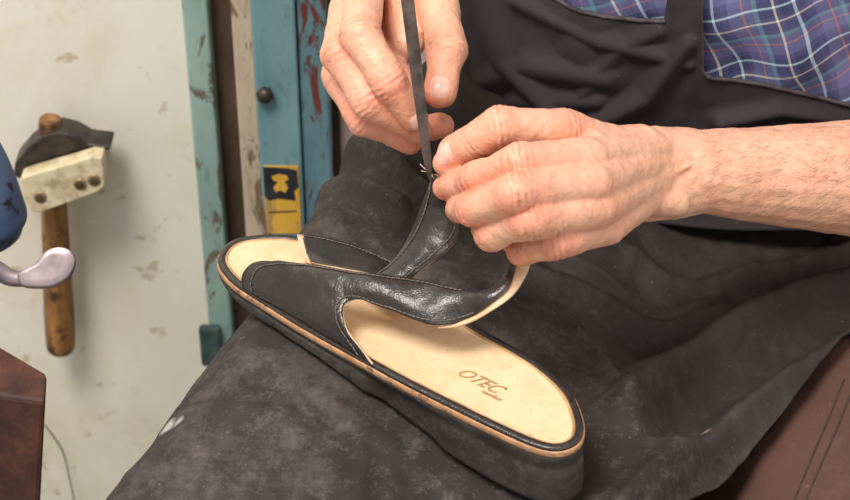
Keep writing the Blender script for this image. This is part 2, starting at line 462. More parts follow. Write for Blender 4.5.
o = tube("neck", catmull([(q_[0] + .03, q_[1], zs - .01), (q_[0] + .02, q_[1], zs + .1), (cc[0] - .05, cc[1], zc(100)), (cc[0], cc[1], zc(0))], 20), .018, M_blue, None, 16); par_keep(o, mac)

# ------------------------------------------------------------------ sandal
sandal = bpy.data.objects.new("sandal", None); link(sandal)
sandal["label"] = "black leather wedge sandal with beige insole and loose straps"; sandal["category"] = "sandal"
rim_px = [(219, 262), (221, 249), (232, 239), (252, 234), (278, 233), (305, 236), (340, 244), (375, 259), (410, 279), (445, 303), (480, 327), (515, 346), (547, 367), (570, 389), (580, 410), (583, 428), (576, 441), (558, 447), (535, 443), (500, 428), (455, 406), (405, 381), (350, 351), (300, 323), (262, 299), (233, 280)]
rim = catmull([PZ(u, v, 0)[:2] for u, v in rim_px], 220, True)
NR = len(rim)
for _ in range(4): rim = .5 * rim + .25 * (np.roll(rim, 1, 0) + np.roll(rim, -1, 0))
toe = PZ(224, 254, 0)[:2]; heel = PZ(580, 432, 0)[:2]
e = (heel - toe); LEN = np.linalg.norm(e); e /= LEN; nn = np.array([-e[1], e[0]])
sandal.location = ((toe[0] + heel[0]) / 2, (toe[1] + heel[1]) / 2, -.03)
bpy.context.view_layer.update()
area = .5 * np.sum(rim[:, 0] * np.roll(rim[:, 1], -1) - np.roll(rim[:, 0], -1) * rim[:, 1])
tan = np.roll(rim, -1, 0) - np.roll(rim, 1, 0); tan /= np.linalg.norm(tan, axis=1)[:, None]
nrm = np.stack([tan[:, 1], -tan[:, 0]], 1) * (1 if area > 0 else -1)
S = ((rim - toe) @ e) / LEN
def sstep(x, a, b):
    t = np.clip((x - a) / (b - a), 0, 1); return t * t * (3 - 2 * t)
zbot = -.0145 - .0215 * sstep(S, .28, .90) - .003 * S + .004 * (1 - sstep(S, 0, .15))
def ring(off, z): return np.column_stack([rim + nrm * (off[:, None] if not np.isscalar(off) else off), z if not np.isscalar(z) else np.full(NR, z)])
def loft(name, rings, mat, cap0=False, cap1=False):
    vs = np.vstack(rings); fs = [f[::-1] if area < 0 else f for f in grid_faces(len(rings), NR, True)]
    if cap0: fs.append(tuple(range(NR)))
    if cap1: fs.append(tuple((len(rings) - 1) * NR + k for k in range(NR)))
    o = mk(name, vs, fs, mat)
    bm = bmesh.new(); bm.from_mesh(o.data); bmesh.ops.recalc_face_normals(bm, faces=bm.faces); bm.to_mesh(o.data); bm.free()
    par_keep(o, sandal); return o
arch = sstep(S, .50, .55) * (1 - sstep(S, .66, .74))
zw = -.0066
rings = [ring(-.003, zw), ring(.0003, zw), ring(.0010, zw - .0008)]
for f in np.linspace(.08, .92, 12):
    wear = np.array([noise.noise(Vector((S_ * 30, f * 4, 3.3))) for S_ in S]) * .0005
    ridge = -.0008 if abs(f - .28) < .05 else 0
    rings.append(ring(.0006 + .0018 * f * S - .0050 * arch * sstep(f, .1, .4) + wear + ridge, zw + (zbot - zw) * f))
rings += [ring(.0002 - .003 * arch, zbot), ring(-.004, zbot - .0004), ring(-.02, zbot - .0004)]
o = loft("outsole", rings, M_rubber, True, True)
loft("welt", [ring(-.004, -.0026), ring(.0009, -.0027), ring(.0013, -.0034), ring(.0013, -.0058), ring(.0009, zw), ring(-.004, zw)], M_welt)
loft("rim_binding", [ring(-.0040, -.0018), ring(-.0037, -.0009), ring(-.0030, -.0006), ring(-.0012, -.0007), ring(.0001, -.0012), ring(.0005, -.0027), ring(-.003, -.0027)], M_leather)
loft("insole_edge", [ring(-.0036, -.0018), ring(-.0040, -.0011), ring(-.0048, -.0012), ring(-.0055, -.0018)], M_edge)
spine = toe + np.clip((rim - toe) @ e, .035, LEN - .03)[:, None] * e
ins = rim - nrm * .0037
rs = []
for f in np.linspace(0, 1, 16):
    xy = ins * (1 - f) + spine * f
    rs.append(np.column_stack([xy, np.full(NR, -.0015 - .0020 * (1 - (1 - f) ** 2))]))
vs = np.vstack(rs); fs = grid_faces(16, NR, True)
o = mk("insole", vs, fs, M_insole)
bm = bmesh.new(); bm.from_mesh(o.data); bmesh.ops.recalc_face_normals(bm, faces=bm.faces)
if sum(f.normal.z for f in bm.faces) < 0: bmesh.ops.reverse_faces(bm, faces=bm.faces)
bm.to_mesh(o.data); bm.free(); par_keep(o, sandal)
def letter(txt, size, u, v, z, name, sx=1.0, off=.0):
    cu = bpy.data.curves.new(name, 'FONT'); cu.body = txt; cu.size = size; cu.align_x = 'CENTER'; cu.align_y = 'CENTER'
    cu.shear = .6; cu.extrude = .0001; cu.offset = off
    to = bpy.data.objects.new(name, cu); scene.collection.objects.link(to)
    dg = bpy.context.evaluated_depsgraph_get()
    me = bpy.data.meshes.new_from_object(to.evaluated_get(dg), depsgraph=dg)
    bpy.data.objects.remove(to)
    o = bpy.data.objects.new(name, me); me.materials.append(M_stamp); link(o)
    c = PZ(u, v, z)
    o.matrix_world = Matrix(((e[0] * sx, nn[0], 0, c[0]), (e[1] * sx, nn[1], 0, c[1]), (0, 0, 1, c[2]), (0, 0, 0, 1)))
    bpy.context.view_layer.update(); par_keep(o, sandal); return o
letter("OTEC", .0108, 478, 380, -.0032, "stamped_lettering", .95, .00012)
letter("comfort", .0038, 491, 395, -.0029, "stamped_lettering")

def strap(name, secs, nr, nc, bulge=.004, crease=.0008, rim_tan=1):
    ctrl = []
    for (a, b) in secs:
        pa = PZ(*a); pb = PZ(*b)
        wd = min(1, np.linalg.norm(pa - pb) / .014)
        row = []
        for f in (0, .33, .67, 1):
            q = pa * (1 - f) + pb * f
            q = q + np.array([0, -.4, .9]) * bulge * wd * math.sin(math.pi * f)
            row.append(q)
        ctrl.append(row)
    g = bisurf(ctrl, nr, nc)
    for i in range(nr):
        for j in range(nc):
            wd = min(1, np.linalg.norm(g[i, 0] - g[i, -1]) / .014)
            g[i, j] += np.array([0, -.4, .9]) * wd * (crease * noise.noise(Vector(g[i, j] * 90)) + crease * noise.noise(Vector(g[i, j] * 220)) * .5)
    nsum = np.zeros(3)
    for i in range(0, nr - 1, 3):
        for j in range(0, nc - 1, 3):
            nsum += np.cross(g[i, j + 1] - g[i, j], g[i + 1, j] - g[i, j])
    flip = (nsum @ np.array([0, -.8, .6])) < 0
    fs = grid_faces(nr, nc)
    if flip: fs = [f[::-1] for f in fs]
    o = mk(name, g.reshape(-1, 3), fs, M_leather)
    o.data.materials.append(M_lining); m = solid(o, .0014, 1)
    m.material_offset = 1; m.material_offset_rim = rim_tan
    par_keep(o, sandal)
    return o, g
nearsecs = [((244, 288, -.0008), (374, 364, -.0008)), ((244, 275, .006), (362, 348, .005)), ((256, 263, .013), (347, 327, .012)), ((283, 262, .021), (345, 307, .018)), ((320, 267, .027), (360, 300, .022)),
            ((364, 274, .031), (396, 312, .021)), ((415, 280, .032), (438, 326, .020)), ((455, 290, .033), (470, 317, .024)), ((482, 293, .037), (491, 304, .035)), ((500, 283, .0415), (507, 290, .041)), ((508, 269, .047), (514, 272, .0465)), ((512, 255, .053), (518, 257, .0525)), ((515, 240, .059), (520, 241, .0585))]
o, g1 = strap("vamp_strap", nearsecs, 140, 24, .003)
o["label"] = "wide black leather strap with tan lining"
tip = bisurf([[PZ(438, 328, .0190), PZ(445, 324, .0200)], [PZ(456, 326.5, .0205), PZ(458, 322, .0215)], [PZ(474, 320.5, .0240), PZ(474, 316, .0250)], [PZ(496, 308, .034), PZ(491, 302, .0355)], [PZ(513, 295, .0395), PZ(504, 288, .0405)],
              [PZ(524, 279, .045), PZ(511, 272, .0455)], [PZ(530, 264, .050), PZ(515, 258, .0505)], [PZ(532, 246, .057), PZ(518, 243, .0575)]], 60, 8)
o = mk("strap_lining", tip.reshape(-1, 3), grid_faces(60, 8), M_lining); solid(o, .0012, 0); par_keep(o, sandal); o["label"] = "pale raw leather strap lining"
farsecs = [((301, 236, .000), (309, 263, .010)), ((328, 240, .001), (330, 268, .016)), ((355, 248, .003), (362, 274, .019)), ((382, 260, .004), (392, 282, .018)), ((410, 276, .003), (418, 296, .012))]
o, g2 = strap("side_band", farsecs, 50, 16, .002)
s2 = [((360, 285, .012), (386, 302, .010)), ((374, 277, .018), (400, 290, .020)), ((388, 268, .023), (413, 277, .027)), ((400, 255, .029), (429, 265, .033)), ((409, 240, .037), (446, 252, .040)),
      ((416, 223, .047), (459, 236, .046)), ((422, 207, .056), (460, 220, .054)), ((428, 193, .065), (453, 206, .063)), ((432, 183, .072), (444, 192, .071)), ((434, 174, .078), (440, 178, .078))]
o, g3 = strap("instep_strap", s2, 90, 20, .005)
o["label"] = "curving stitched black leather strap pinched at its end"
for q in ((426, 170, .078, 420, 164), (430, 173, .079, 421, 171), (437, 176, .079, 447, 170)):
    a0 = PZ(434, 178, .0775); a1 = PZ(q[0], q[1], q[2]); a2 = PZ(q[3], q[4], q[2] + .002)
    o = tube("loose_thread", catmull([a0, a1, a2], 8), .00025, M_lining, None, 5); par_keep(o, sandal)
tab = bisurf([[PZ(297, 235, .002), PZ(300, 248, .006), PZ(305, 262, .011)], [PZ(304, 236, .003), PZ(306, 249, .008), PZ(311, 264, .0125)]], 4, 10)
o = mk("lining_tab", tab.reshape(-1, 3), grid_faces(4, 10), M_lining); solid(o, .0015); par_keep(o, sandal)
def stitches(name, g, col, off=.0019, lim=1.0):
    V_, F_ = [], []
    line = g[:int(len(g) * lim), col]
    seg = np.linalg.norm(np.diff(line, axis=0), axis=1); cum = np.concatenate([[0], np.cumsum(seg)])
    nrmv = []
    for i in range(len(line)):
        t = line[min(i + 1, len(line) - 1)] - line[max(i - 1, 0)]; w = g[i, min(col + 1, g.shape[1] - 1)] - g[i, max(col - 1, 0)]
        n_ = np.cross(t, w); n_ /= (np.linalg.norm(n_) + 1e-9)
        if n_ @ (C - line[i]) < 0: n_ = -n_
        nrmv.append(n_)
    nrmv = np.array(nrmv)
    s = .002
    f = lambda ss, arr: np.array([np.interp(ss, cum, arr[:, k]) for k in range(3)])
    while s < cum[-1] - .003:
        a = f(s, line) + f(s, nrmv) * off; b = f(s + .0018, line) + f(s + .0018, nrmv) * off
        capsule(V_, F_, a, .0004, b, .0004, 6, 2); s += .0028
    o = mk(name, V_, F_, M_thread); par_keep(o, sandal); o["kind"] = "stuff"
stitches("stitching", g1, 2, lim=.62); stitches("stitching", g1, 21, lim=.62); stitches("stitching", g2, 2); stitches("stitching", g3, 3); stitches("stitching", g3, 16)

# ------------------------------------------------------------------ person: body mesh (arms + hands + torso)
V, Fc = [], []
joints = []; creases = []
def finger(ch, rad):
    pts = [P(*c) for c in ch]
    for i in range(len(pts) - 1):
        a, b = pts[i], pts[i + 1]; m_ = (a + b) / 2
        r0, r1 = rad[i] / 1000, rad[i + 1] / 1000; rm = (r0 + r1) / 2 * (.92 if i else .93)
        capsule(V, Fc, a, r0, m_, rm); capsule(V, Fc, m_, rm, b, r1)
        if i > 0:
            ax_ = (b - pts[i - 1]); ax_ /= np.linalg.norm(ax_)
            creases.append((a, ax_, rad[i] / 1000)); joints.append((a, .8))
        else: joints.append((a, .55))
    joints.append((pts[-1], .8))
    return pts
def seg(a, ra, b, rb): capsule(V, Fc, P(*a), ra / 1000, P(*b), rb / 1000)

# --- near hand (person's left), forearm enters from the side; fingers curl under, thumb pinches index
idx = finger([(586, 160, .968), (520, 163, .938), (474, 179, .964), (446, 188, .997)], [12.2, 10.6, 9.0, 7.4])
mid = finger([(590, 184, .958), (516, 193, .926), (473, 209, .956), (459, 210, .990)], [12.2, 10.8, 9.3, 7.8])
rng = finger([(596, 208, .962), (530, 221, .931), (491, 234, .960), (484, 228, .994)], [11.8, 10.4, 9.0, 7.6])
pnk = finger([(606, 227, .978), (556, 243, .950), (522, 251, .974), (513, 242, 1.004)], [10.5, 9.2, 8.1, 7.0])
thb = finger([(628, 156, 1.012), (562, 133, .985), (500, 127, .964), (454, 152, .985)], [15.5, 13.0, 11.6, 9.6])
seg((454, 152, .985), 9.6, (447, 162, .988), 7.8)
for mc, r in (((586, 160, .968), 11.4), ((590, 184, .958), 11.4), ((596, 208, .962), 11), ((606, 227, .978), 9.8)):
    seg((655, 150 + (mc[1] - 160) * .5, 1.03), 14, mc, r)
seg((655, 172, 1.035), 20, (600, 190, .995), 18)
seg((640, 150, 1.02), 15, (575, 148, .990), 11)
seg((590, 150, .985), 12, (540, 150, .982), 7)
seg((600, 200, .995), 14, (560, 215, .985), 10)
seg((500, 190, 1.01), 10, (470, 200, 1.02), 8)
seg((690, 162, 1.045), 19.5, (648, 158, 1.032), 18.5)
seg((690, 182, 1.045), 20, (646, 190, 1.030), 18.5)
seg((690, 171, 1.045), 23.5, (760, 175, 1.062), 28)
seg((760, 175, 1.062), 28, (860, 178, 1.085), 35)
seg((860, 178, 1.085), 35, (1000, 185, 1.14), 42)
seg((656, 202, 1.018), 8, (676, 202, 1.026), 8)
for a, b in (((650, 160, 1.009), (596, 161, .966)), ((652, 172, 1.007), (600, 185, .956)), ((654, 186, 1.009), (606, 208, .9605))):
    seg(a, 2.6, b, 2.8)
def vein(pts, r=1.6):
    pts = catmull(pts, 12)
    for a, b in zip(pts[:-1], pts[1:]): seg(tuple(a), r, tuple(b), r)
vein([(592, 172, .961), (610, 196, .965), (635, 198, .984), (660, 180, 1.0105), (690, 165, 1.0218)], 1.5)
# --- far hand (person's right) holding the knife: knuckles bulge outward, tips angle in to the blade
idx2 = finger([(364, -8, 1.045), (361, 36, .992), (389, 82, .988), (414, 117, 1.002)], [12, 11.4, 9.8, 8.0])
mid2 = finger([(350, 4, 1.055), (341, 55, 1.004), (369, 102, 1.000), (418, 131, 1.018)], [11.8, 11.2, 9.8, 8.2])
rng2 = finger([(346, 24, 1.075), (339, 76, 1.030), (364, 120, 1.024), (410, 141, 1.032)], [11, 10.2, 9.4, 7.8])
pnk2 = finger([(350, 45, 1.095), (356, 98, 1.066), (394, 134, 1.050), (441, 126, 1.036)], [10, 8.8, 8.0, 7.6])
thb2 = finger([(418, -40, 1.085), (436, 0, 1.050), (447, 50, 1.016), (440, 92, 1.010)], [15.5, 13.0, 11.6, 9.2])
for mc, r in (((364, -8, 1.045), 11.8), ((350, 4, 1.055), 11.4), ((346, 24, 1.075), 11), ((350, 45, 1.095), 10)):
    seg((392, -75, 1.10), 17, mc, r)
seg((392, -75, 1.10), 22, (385, -20, 1.085), 19)
seg((385, -20, 1.085), 17, (375, 30, 1.08), 14)
seg((410, -30, 1.07), 13, (415, 5, 1.06), 11)
seg((405, 5, 1.06), 13, (408, 44, 1.045), 10)
seg((385, 60, 1.05), 11, (405, 90, 1.04), 9)
elbow = (-.13, .26, .25)
capsule(V, Fc, P(392, -75, 1.10), .023, P(392, -110, 1.11), .024)
capsule(V, Fc, P(392, -110, 1.11), .024, elbow, .038)

co, fs, m2 = remeshed(V, Fc, .0010, 5, .5)
me = m2
me.name = "person"
nv = len(me.vertices)
nb = np.empty(nv * 3); me.vertices.foreach_get("normal", nb); nb = nb.reshape(-1, 3)
tint = np.full(nv, .22)
disp = np.zeros(nv); crs = np.zeros(nv)
for p_, s_ in joints:
    d2 = ((co - p_) ** 2).sum(1)
    tint += (s_ - .2) * np.exp(-d2 / .012 ** 2) * .85
for p_, ax_, r_ in creases:
    rel = co - p_; s_ = rel @ ax_; d = np.sqrt((rel ** 2).sum(1))
    m_ = np.where(d < r_ * 2.0)[0]
    wob = np.array([noise.noise(Vector(co[i] * 260)) for i in m_]) * .0012
    amp = np.array([.5 + noise.noise(Vector(co[i] * 160 + np.array([9, 0, 0]))) for i in m_])
    ww = (0.5 + .5 * np.cos(2 * np.pi * (s_[m_] + wob) / .0034)) ** 1.6 * np.exp(-((s_[m_]) / .0052) ** 2) * np.clip(amp * 1.5, .2, 1)
    disp[m_] += -.00055 * ww + .0005 * np.exp(-(s_[m_] / .006) ** 2)
    crs[m_] = np.maximum(crs[m_], ww * .45)
lf = vnoise(co, 55) * .0010 + vnoise(co, 140, 5) * .0004
rid = 1 - np.abs(vnoise(co * np.array([1, 1.6, 1.6]), 120, 11)) * 6
rid = np.clip(rid, 0, 1)
disp -= .00017 * rid; crs = np.maximum(crs, rid * .10)
co2 = co + nb * (disp + lf)[:, None]
tint += vnoise(co, 40, 3) * .25
me.vertices.foreach_set("co", co2.ravel()); me.update()
bvh = BVHTree.FromPolygons([tuple(c_) for c_ in co2], fs)

V2, F2 = [], []
CX, CY, RX, RY = .218, .28, .188, .155
capsule(V2, F2, (CX - .06, CY, .0), .11, (CX - .05, CY, .38), .12); capsule(V2, F2, (CX + .06, CY, .0), .11, (CX + .05, CY, .38), .12)
capsule(V2, F2, elbow, .04, (CX - .17, CY, .44), .05)
capsule(V2, F2, P(1000, 185, 1.14), .042, (CX + .2, CY, .44), .05)
capsule(V2, F2, (CX - .17, CY, .44), .055, (CX + .2, CY, .44), .055)
capsule(V2, F2, (CX, CY, .44), .06, (CX, CY, .56), .055)
tc, tf, tm = remeshed(V2, F2, .008, 3)
bm = bmesh.new(); bm.from_mesh(me)
bm.from_mesh(tm); 
me2 = bpy.data.meshes.new("person"); bm.to_mesh(me2); bm.free()
at_ = me2.attributes.new("tint", 'FLOAT', 'POINT')
full = np.concatenate([tint, np.full(len(me2.vertices) - nv, .25)])
at_.data.foreach_set("value", np.clip(full, 0, 1))
at_ = me2.attributes.new("crease", 'FLOAT', 'POINT')
at_.data.foreach_set("value", np.clip(np.concatenate([crs, np.zeros(len(me2.vertices) - nv)]), 0, 1))
me2.polygons.foreach_set("use_smooth", [True] * len(me2.polygons))
me2.materials.clear(); me2.materials.append(M_skin)
person = bpy.data.objects.new("person", me2); link(person)
person["label"] = "seated person in plaid shirt and black apron mending a sandal"; person["category"] = "person"

def nail(c, axis, nrm_, L_, W_, mat=M_nail):
    a = Vector(axis).normalized(); n_ = Vector(nrm_); n_ = (n_ - a * n_.dot(a)).normalized(); b = n_.cross(a)
    vs = []; nr, nc = 7, 24
    for i in range(nr):
        f = i / (nr - 1)
        for j in range(nc):
            th = 2 * math.pi * j / nc
            ct, s_ = math.cos(th), math.sin(th)
            k_ = (abs(ct) ** 3.2 + abs(s_) ** 3.2) ** (-1 / 3.2)
            X = L_ / 2 * ct * k_ * f; Y = W_ / 2 * s_ * k_ * f
            o_ = Vector(c) + a * X + b * Y + n_ * .02
            hit = bvh.ray_cast(o_, -n_, .05)[0]
            q = hit if hit is not None else o_ - n_ * .02
            vs.append(q + n_ * (.0006 - .0006 * f ** 4))
    return mk("fingernail", vs, grid_faces(nr, nc, True) , mat, person)
camdir = lambda p_: C - np.asarray(p_)
def nail_on(tip, prev, fwd, L_, W_, tilt=(0, 0, 0)):
    ax_ = tip - prev; ax_ /= np.linalg.norm(ax_)
    c = tip + ax_ * fwd
    nail(c, ax_, camdir(c) / 1.0 + np.array(tilt), L_, W_)
nail_on(thb[-1], thb[-2], .001, .0120, .0110, (-.25, 0, .15))
nail_on(idx2[-1], idx2[-2], .000, .0105, .0095, (.05, 0, .1))
nail_on(thb2[-1], thb2[-2], .000, .0120, .0110, (-.1, 0, .0))

# arm hair
rngs = np.random.RandomState(4)
HV, HF = [], []
A0, A1 = P(690, 171, 1.045), P(870, 178, 1.085)
axf = (A1 - A0) / np.linalg.norm(A1 - A0)
for _ in range(700):
    f = rngs.rand() ** .7; c_ = A0 + (A1 - A0) * f
    toC = C - c_; toC /= np.linalg.norm(toC)
    side = np.cross(axf, toC)
    ang = rngs.uniform(-1.3, 1.3)
    dr = toC * math.cos(ang) + side * math.sin(ang)
    hit = bvh.ray_cast(Vector(c_ + dr * .08), Vector(-dr), .12)
    if hit[0] is None: continue
    h0 = np.array(hit[0]); n_ = np.array(hit[1])
    dl = -axf * rngs.uniform(.6, 1.2) + np.cross(axf, n_) * rngs.uniform(-.2, .7) + n_ * .18
    L_ = rngs.uniform(.005, .012)
    q1 = h0 + dl * L_ * .5 + n_ * .0004; q2 = h0 + dl * L_
    w = np.cross(dl, n_); w = w / np.linalg.norm(w) * .00006
    b0 = len(HV); HV += [h0 - w, h0 + w, q1 - w * .8, q1 + w * .8, q2]
    HF += [(b0, b0 + 1, b0 + 3, b0 + 2), (b0 + 2, b0 + 3, b0 + 4)]
o = mk("arm_hair", HV, HF, M_hair, person); o["kind"] = "stuff"

# ------------------------------------------------------------------ torso clothing
def torso_pt(phi, z, off=0.0):
    k_ = 1 + .05 * np.exp(-((z - .05) / .07) ** 2) - .10 * sstep(np.array(z), .2, .5)
    return np.array([CX + (RX * k_ + off) * math.cos(phi), CY - .08 * max(z, 0) + (RY * k_ + off) * math.sin(phi), z])
nphi, nz = 260, 110
vs = []; uvs = []
for j in range(nz):
    z = -.06 + .56 * j / (nz - 1)
    for i in range(nphi):
        phi = 2 * math.pi * i / nphi
        w = .0022 * math.sin(9 * phi + 40 * z) + .007 * noise.noise(Vector((phi * 5, z * 25, 1))) - .002
        p = torso_pt(phi, z, min(w, .003))
        vs.append(p); uvs.append((phi * .17 + z * .35 + w, z * 1.0 - .065 * phi + w))
fs_ = grid_faces(nz, nphi, True)
shirt = mk("shirt", vs, fs_, M_plaid, person)
uvl = shirt.data.uv_layers.new(name="UVMap")
li = np.empty(len(shirt.data.loops), int); shirt.data.loops.foreach_get("vertex_index", li)
uvl.data.foreach_set("uv", np.array(uvs)[li].ravel())
def sleeve(a, b, ra, rb):
    n = 20; s_ = 28; a = Vector(a); b = Vector(b); ax_ = (b - a).normalized(); u_ = ax_.orthogonal().normalized(); w_ = ax_.cross(u_)
    vs = []; uv2 = []
    for i in range(n):
        f = i / (n - 1); c_ = a.lerp(b, f); r = ra + (rb - ra) * f + .003 * math.sin(f * 25)
        for k_ in range(s_):
            th = 2 * math.pi * k_ / s_
            vs.append(c_ + (u_ * math.cos(th) + w_ * math.sin(th)) * r); uv2.append((th * .06, f * .3))
    o = mk("sleeve", vs, grid_faces(n, s_, True), M_plaid, shirt)
    l_ = np.empty(len(o.data.loops), int); o.data.loops.foreach_get("vertex_index", l_)
    o.data.uv_layers.new(name="UVMap").data.foreach_set("uv", np.array(uv2)[l_].ravel()); solid(o, .002)
el = Vector(elbow); sh = Vector((CX - .17, CY, .44))
sleeve(el.lerp(sh, .25), sh, .052, .07)
el2 = Vector(P(1000, 185, 1.14)); sh2 = Vector((CX + .2, CY, .44))
sleeve(el2.lerp(sh2, .25), sh2, .055, .07)

# bib of the apron
def vt(u):
    xs = [300, 530, 550, 575, 605, 640, 668, 672, 700, 704, 712, 760, 800, 850, 900, 1100]
    ys = [-600, -600, -6, 6, 16, 20, 20, -600, -600, 72, 77, 84, 93, 104, 113, 135]
    return np.interp(u, xs, ys)
nc = 460; zrows = np.concatenate([np.linspace(-.055, .13, 130), np.linspace(.135, .40, 20)]); nr = len(zrows)
cols = []; topline = []
bibfolds = [((480, -5), (508, 60), (560, 110), .010, .006), ((470, 90), (530, 66), (610, 78), .007, .008), ((600, 122), (650, 96), (690, 40), .009, .007), ((520, 0), (600, 40), (690, 62), .006, .006), ((720, 120), (780, 108), (850, 118), .008, .005), ((560, 128), (620, 50), (660, 30), .005, .006), ((490, 130), (520, 100), (600, 100), .006, .006)]
for i in range(nc):
    phi = math.radians(165) + math.radians(165) * i / (nc - 1)
    zt_ = .40
    for z in np.arange(-.02, .40, .0005):
        u_, v_ = proj(torso_pt(phi, z, .006))
        if v_ <= vt(u_): zt_ = z; break
    col = []
    for j in range(nr):
        z = min(zrows[j], zt_)
        flare = .018 * math.exp(-((z + .055) / .03))
        base = torso_pt(phi, z, .006)
        u_, v_ = proj(base)
        w = .005 * noise.noise(Vector((phi * 5, z * 18, 2))) + .0015 * math.sin(14 * phi + 30 * z) + .0016 * noise.noise(Vector((phi * 14, z * 60, 5)))
        for (a_, b_, c_, A_, wd) in bibfolds:
            for (s0, s1) in ((a_, b_), (b_, c_)):
                dx, dy = s1[0] - s0[0], s1[1] - s0[1]; L2 = dx * dx + dy * dy
                tt = min(1, max(0, ((u_ - s0[0]) * dx + (v_ - s0[1]) * dy) / L2))
                dd = math.hypot(u_ - s0[0] - tt * dx, v_ - s0[1] - tt * dy) * .0006
                w = max(w, A_ * math.exp(-(dd / wd) ** 2))
        col.append(torso_pt(phi, z, .006 + flare + max(w, -.002)))
    cols.append(col); topline.append(col[-1])
g = np.array(cols)
bibv = g.reshape(-1, 3); bibf = grid_faces(nc, nr)

# lap of the apron
edge_px = [(455, 60), (415, 95), (372, 140), (345, 172), (308, 212), (270, 268), (238, 325), (203, 363), (154, 425), (94, 500), (50, 560)]
ed = np.array([PZ(u, v, -.045)[:2] for u, v in edge_px]); ed = ed[np.argsort(ed[:, 1])]
ed = np.vstack([[ed[0, 0] - .03, -.36], ed, [ed[-1, 0] + .04, .34]])
rt_px = [(1100, 60), (1000, 190), (920, 270), (850, 336), (775, 418), (695, 500), (640, 570)]
rt = np.array([PZ(u, v, -.07)[:2] for u, v in rt_px]); rt = rt[np.argsort(rt[:, 1])]
rt = np.vstack([[rt[0, 0] - .06, -.36], rt, [rt[-1, 0] + .01, .34]])
def dist_out(x, y):
    s_ = (x - toe[0]) * e[0] + (y - toe[1]) * e[1]; n_ = (x - toe[0]) * nn[0] + (y - toe[1]) * nn[1]
    nc_ = (((rim - toe) @ nn).max() + ((rim - toe) @ nn).min()) / 2; hw = (((rim - toe) @ nn).max() - ((rim - toe) @ nn).min()) / 2
    ds = np.maximum(np.maximum(-s_, s_ - LEN), 0); dn = np.maximum(np.abs(n_ - nc_) - hw, 0)
    return np.hypot(ds, dn), s_ / LEN, n_ - nc_
folds = [([(860, 235), (760, 275), (670, 335), (615, 415), (585, 490)], .022, .012), ([(860, 292), (760, 360), (670, 440), (610, 510)], .017, .010),
         ([(560, 290), (640, 300), (740, 265), (860, 245)], .011, .009), ([(345, 160), (385, 190), (430, 225), (475, 262)], .017, .009),
         ([(325, 200), (360, 213), (400, 228)], .014, .008), ([(500, 255), (540, 285), (610, 300)], .010, .010),
         ([(240, 350), (300, 395), (420, 455), (500, 510)], .006, .010), ([(640, 240), (700, 250), (860, 205)], .013, .010),
         ([(850, 330), (780, 395), (700, 480)], .011, .007), ([(380, 130), (420, 165), (470, 180)], .015, .010), ([(650, 490), (710, 415), (800, 335)], .010, .006),
         ([(580, 330), (620, 360), (640, 400)], .008, .005), ([(150, 470), (220, 430), (300, 440)], .004, .008), ([(560, 265), (660, 280), (760, 235)], .009, .005)]
fold_xy = [([PZ(u, v, -.035)[:2] for u, v in pl], A_, w_) for pl, A_, w_ in folds]
NU, NV = 340, 360
ys = np.linspace(-.34, .30, NV)
us = np.concatenate([-np.linspace(.30, .006, 40), np.linspace(0, 1, NU)])
X = np.zeros((NV, len(us))); Yg = np.zeros_like(X); Z = np.zeros_like(X)
for i, y in enumerate(ys):
    xe = np.interp(y, ed[:, 1], ed[:, 0]); xr = np.interp(y, rt[:, 1], rt[:, 0])
    pos = us >= 0
    X[i, pos] = xe + (xr - xe) * us[pos]; X[i, ~pos] = xe + us[~pos] * .12
    Yg[i] = y
for _ in range(30): X[1:-1] = .5 * X[1:-1] + .25 * (X[:-2] + X[2:])
XE = X[:, us == 0]
q = X - XE
do, ss, nn_ = dist_out(X, Yg)
ZL = -.0175 - .0235 * sstep(ss, .26, .92) - .004 * np.clip(ss, -.2, 1.2)
ZL -= .030 * sstep(X, .10, .17) * sstep(do, 0, .06)
ZL -= .03 * sstep(-Yg, .16, .34)
mask = sstep(do, .002, .03)
fz = np.zeros_like(X)
for pl, A_, w_ in fold_xy:
    pl = catmull(pl, 24)
    dm = np.full_like(X, 9.)
    for a_, b_ in zip(pl[:-1], pl[1:]):
        dx, dy = b_ - a_; L2 = dx * dx + dy * dy
        t_ = np.clip(((X - a_[0]) * dx + (Yg - a_[1]) * dy) / L2, 0, 1)
        dm = np.minimum(dm, np.hypot(X - a_[0] - t_ * dx, Yg - a_[1] - t_ * dy))
    g_ = A_ * np.exp(-(dm / w_) ** 2)
    fz = np.maximum(fz, g_) + .25 * np.minimum(fz, g_)
pn = np.column_stack([X.ravel(), Yg.ravel(), np.zeros(X.size)])
nz_ = (vnoise(pn, 12) * .008 + vnoise(pn, 34, 7) * .002 + (np.abs(vnoise(pn, 22, 9)) * .005) - np.abs(vnoise(pn * np.array([1, .6, 1]), 60, 21)) * .003).reshape(X.shape)
Z = ZL + mask * (fz + nz_ - .0035)
RC = .045
qq = np.clip(q, 0, RC)
Z = Z - RC + np.sqrt(np.maximum(RC ** 2 - (RC - qq) ** 2, 0))
neg = us < 0
Z[:, neg] = Z[:, us == 0] + us[neg][None, :] + 0
Z += .02 * sstep(Yg, .10, .2) * (q > 0)
lapv = np.column_stack([X.ravel(), Yg.ravel(), Z.ravel()])
lapf = grid_faces(NV, len(us))
bvl = BVHTree.FromPolygons([tuple(c_) for c_ in lapv], lapf)
def on_cloth(u, v):
    r_ = Vector(ray(u, v)).normalized(); h_ = bvl.ray_cast(Vector(C), r_)[0]
    return h_ if h_ is not None else PZ(u, v, -.05)
pc = spot(APK, pc0, on_cloth(168, 426), .006, (186, 180, 174))
pc = spot(APK, pc, on_cloth(179, 421), .004, (186, 180, 174))
pc = spot(APK, pc, on_cloth(705, 432), .004, (176, 162, 138))
APK.col(pc)
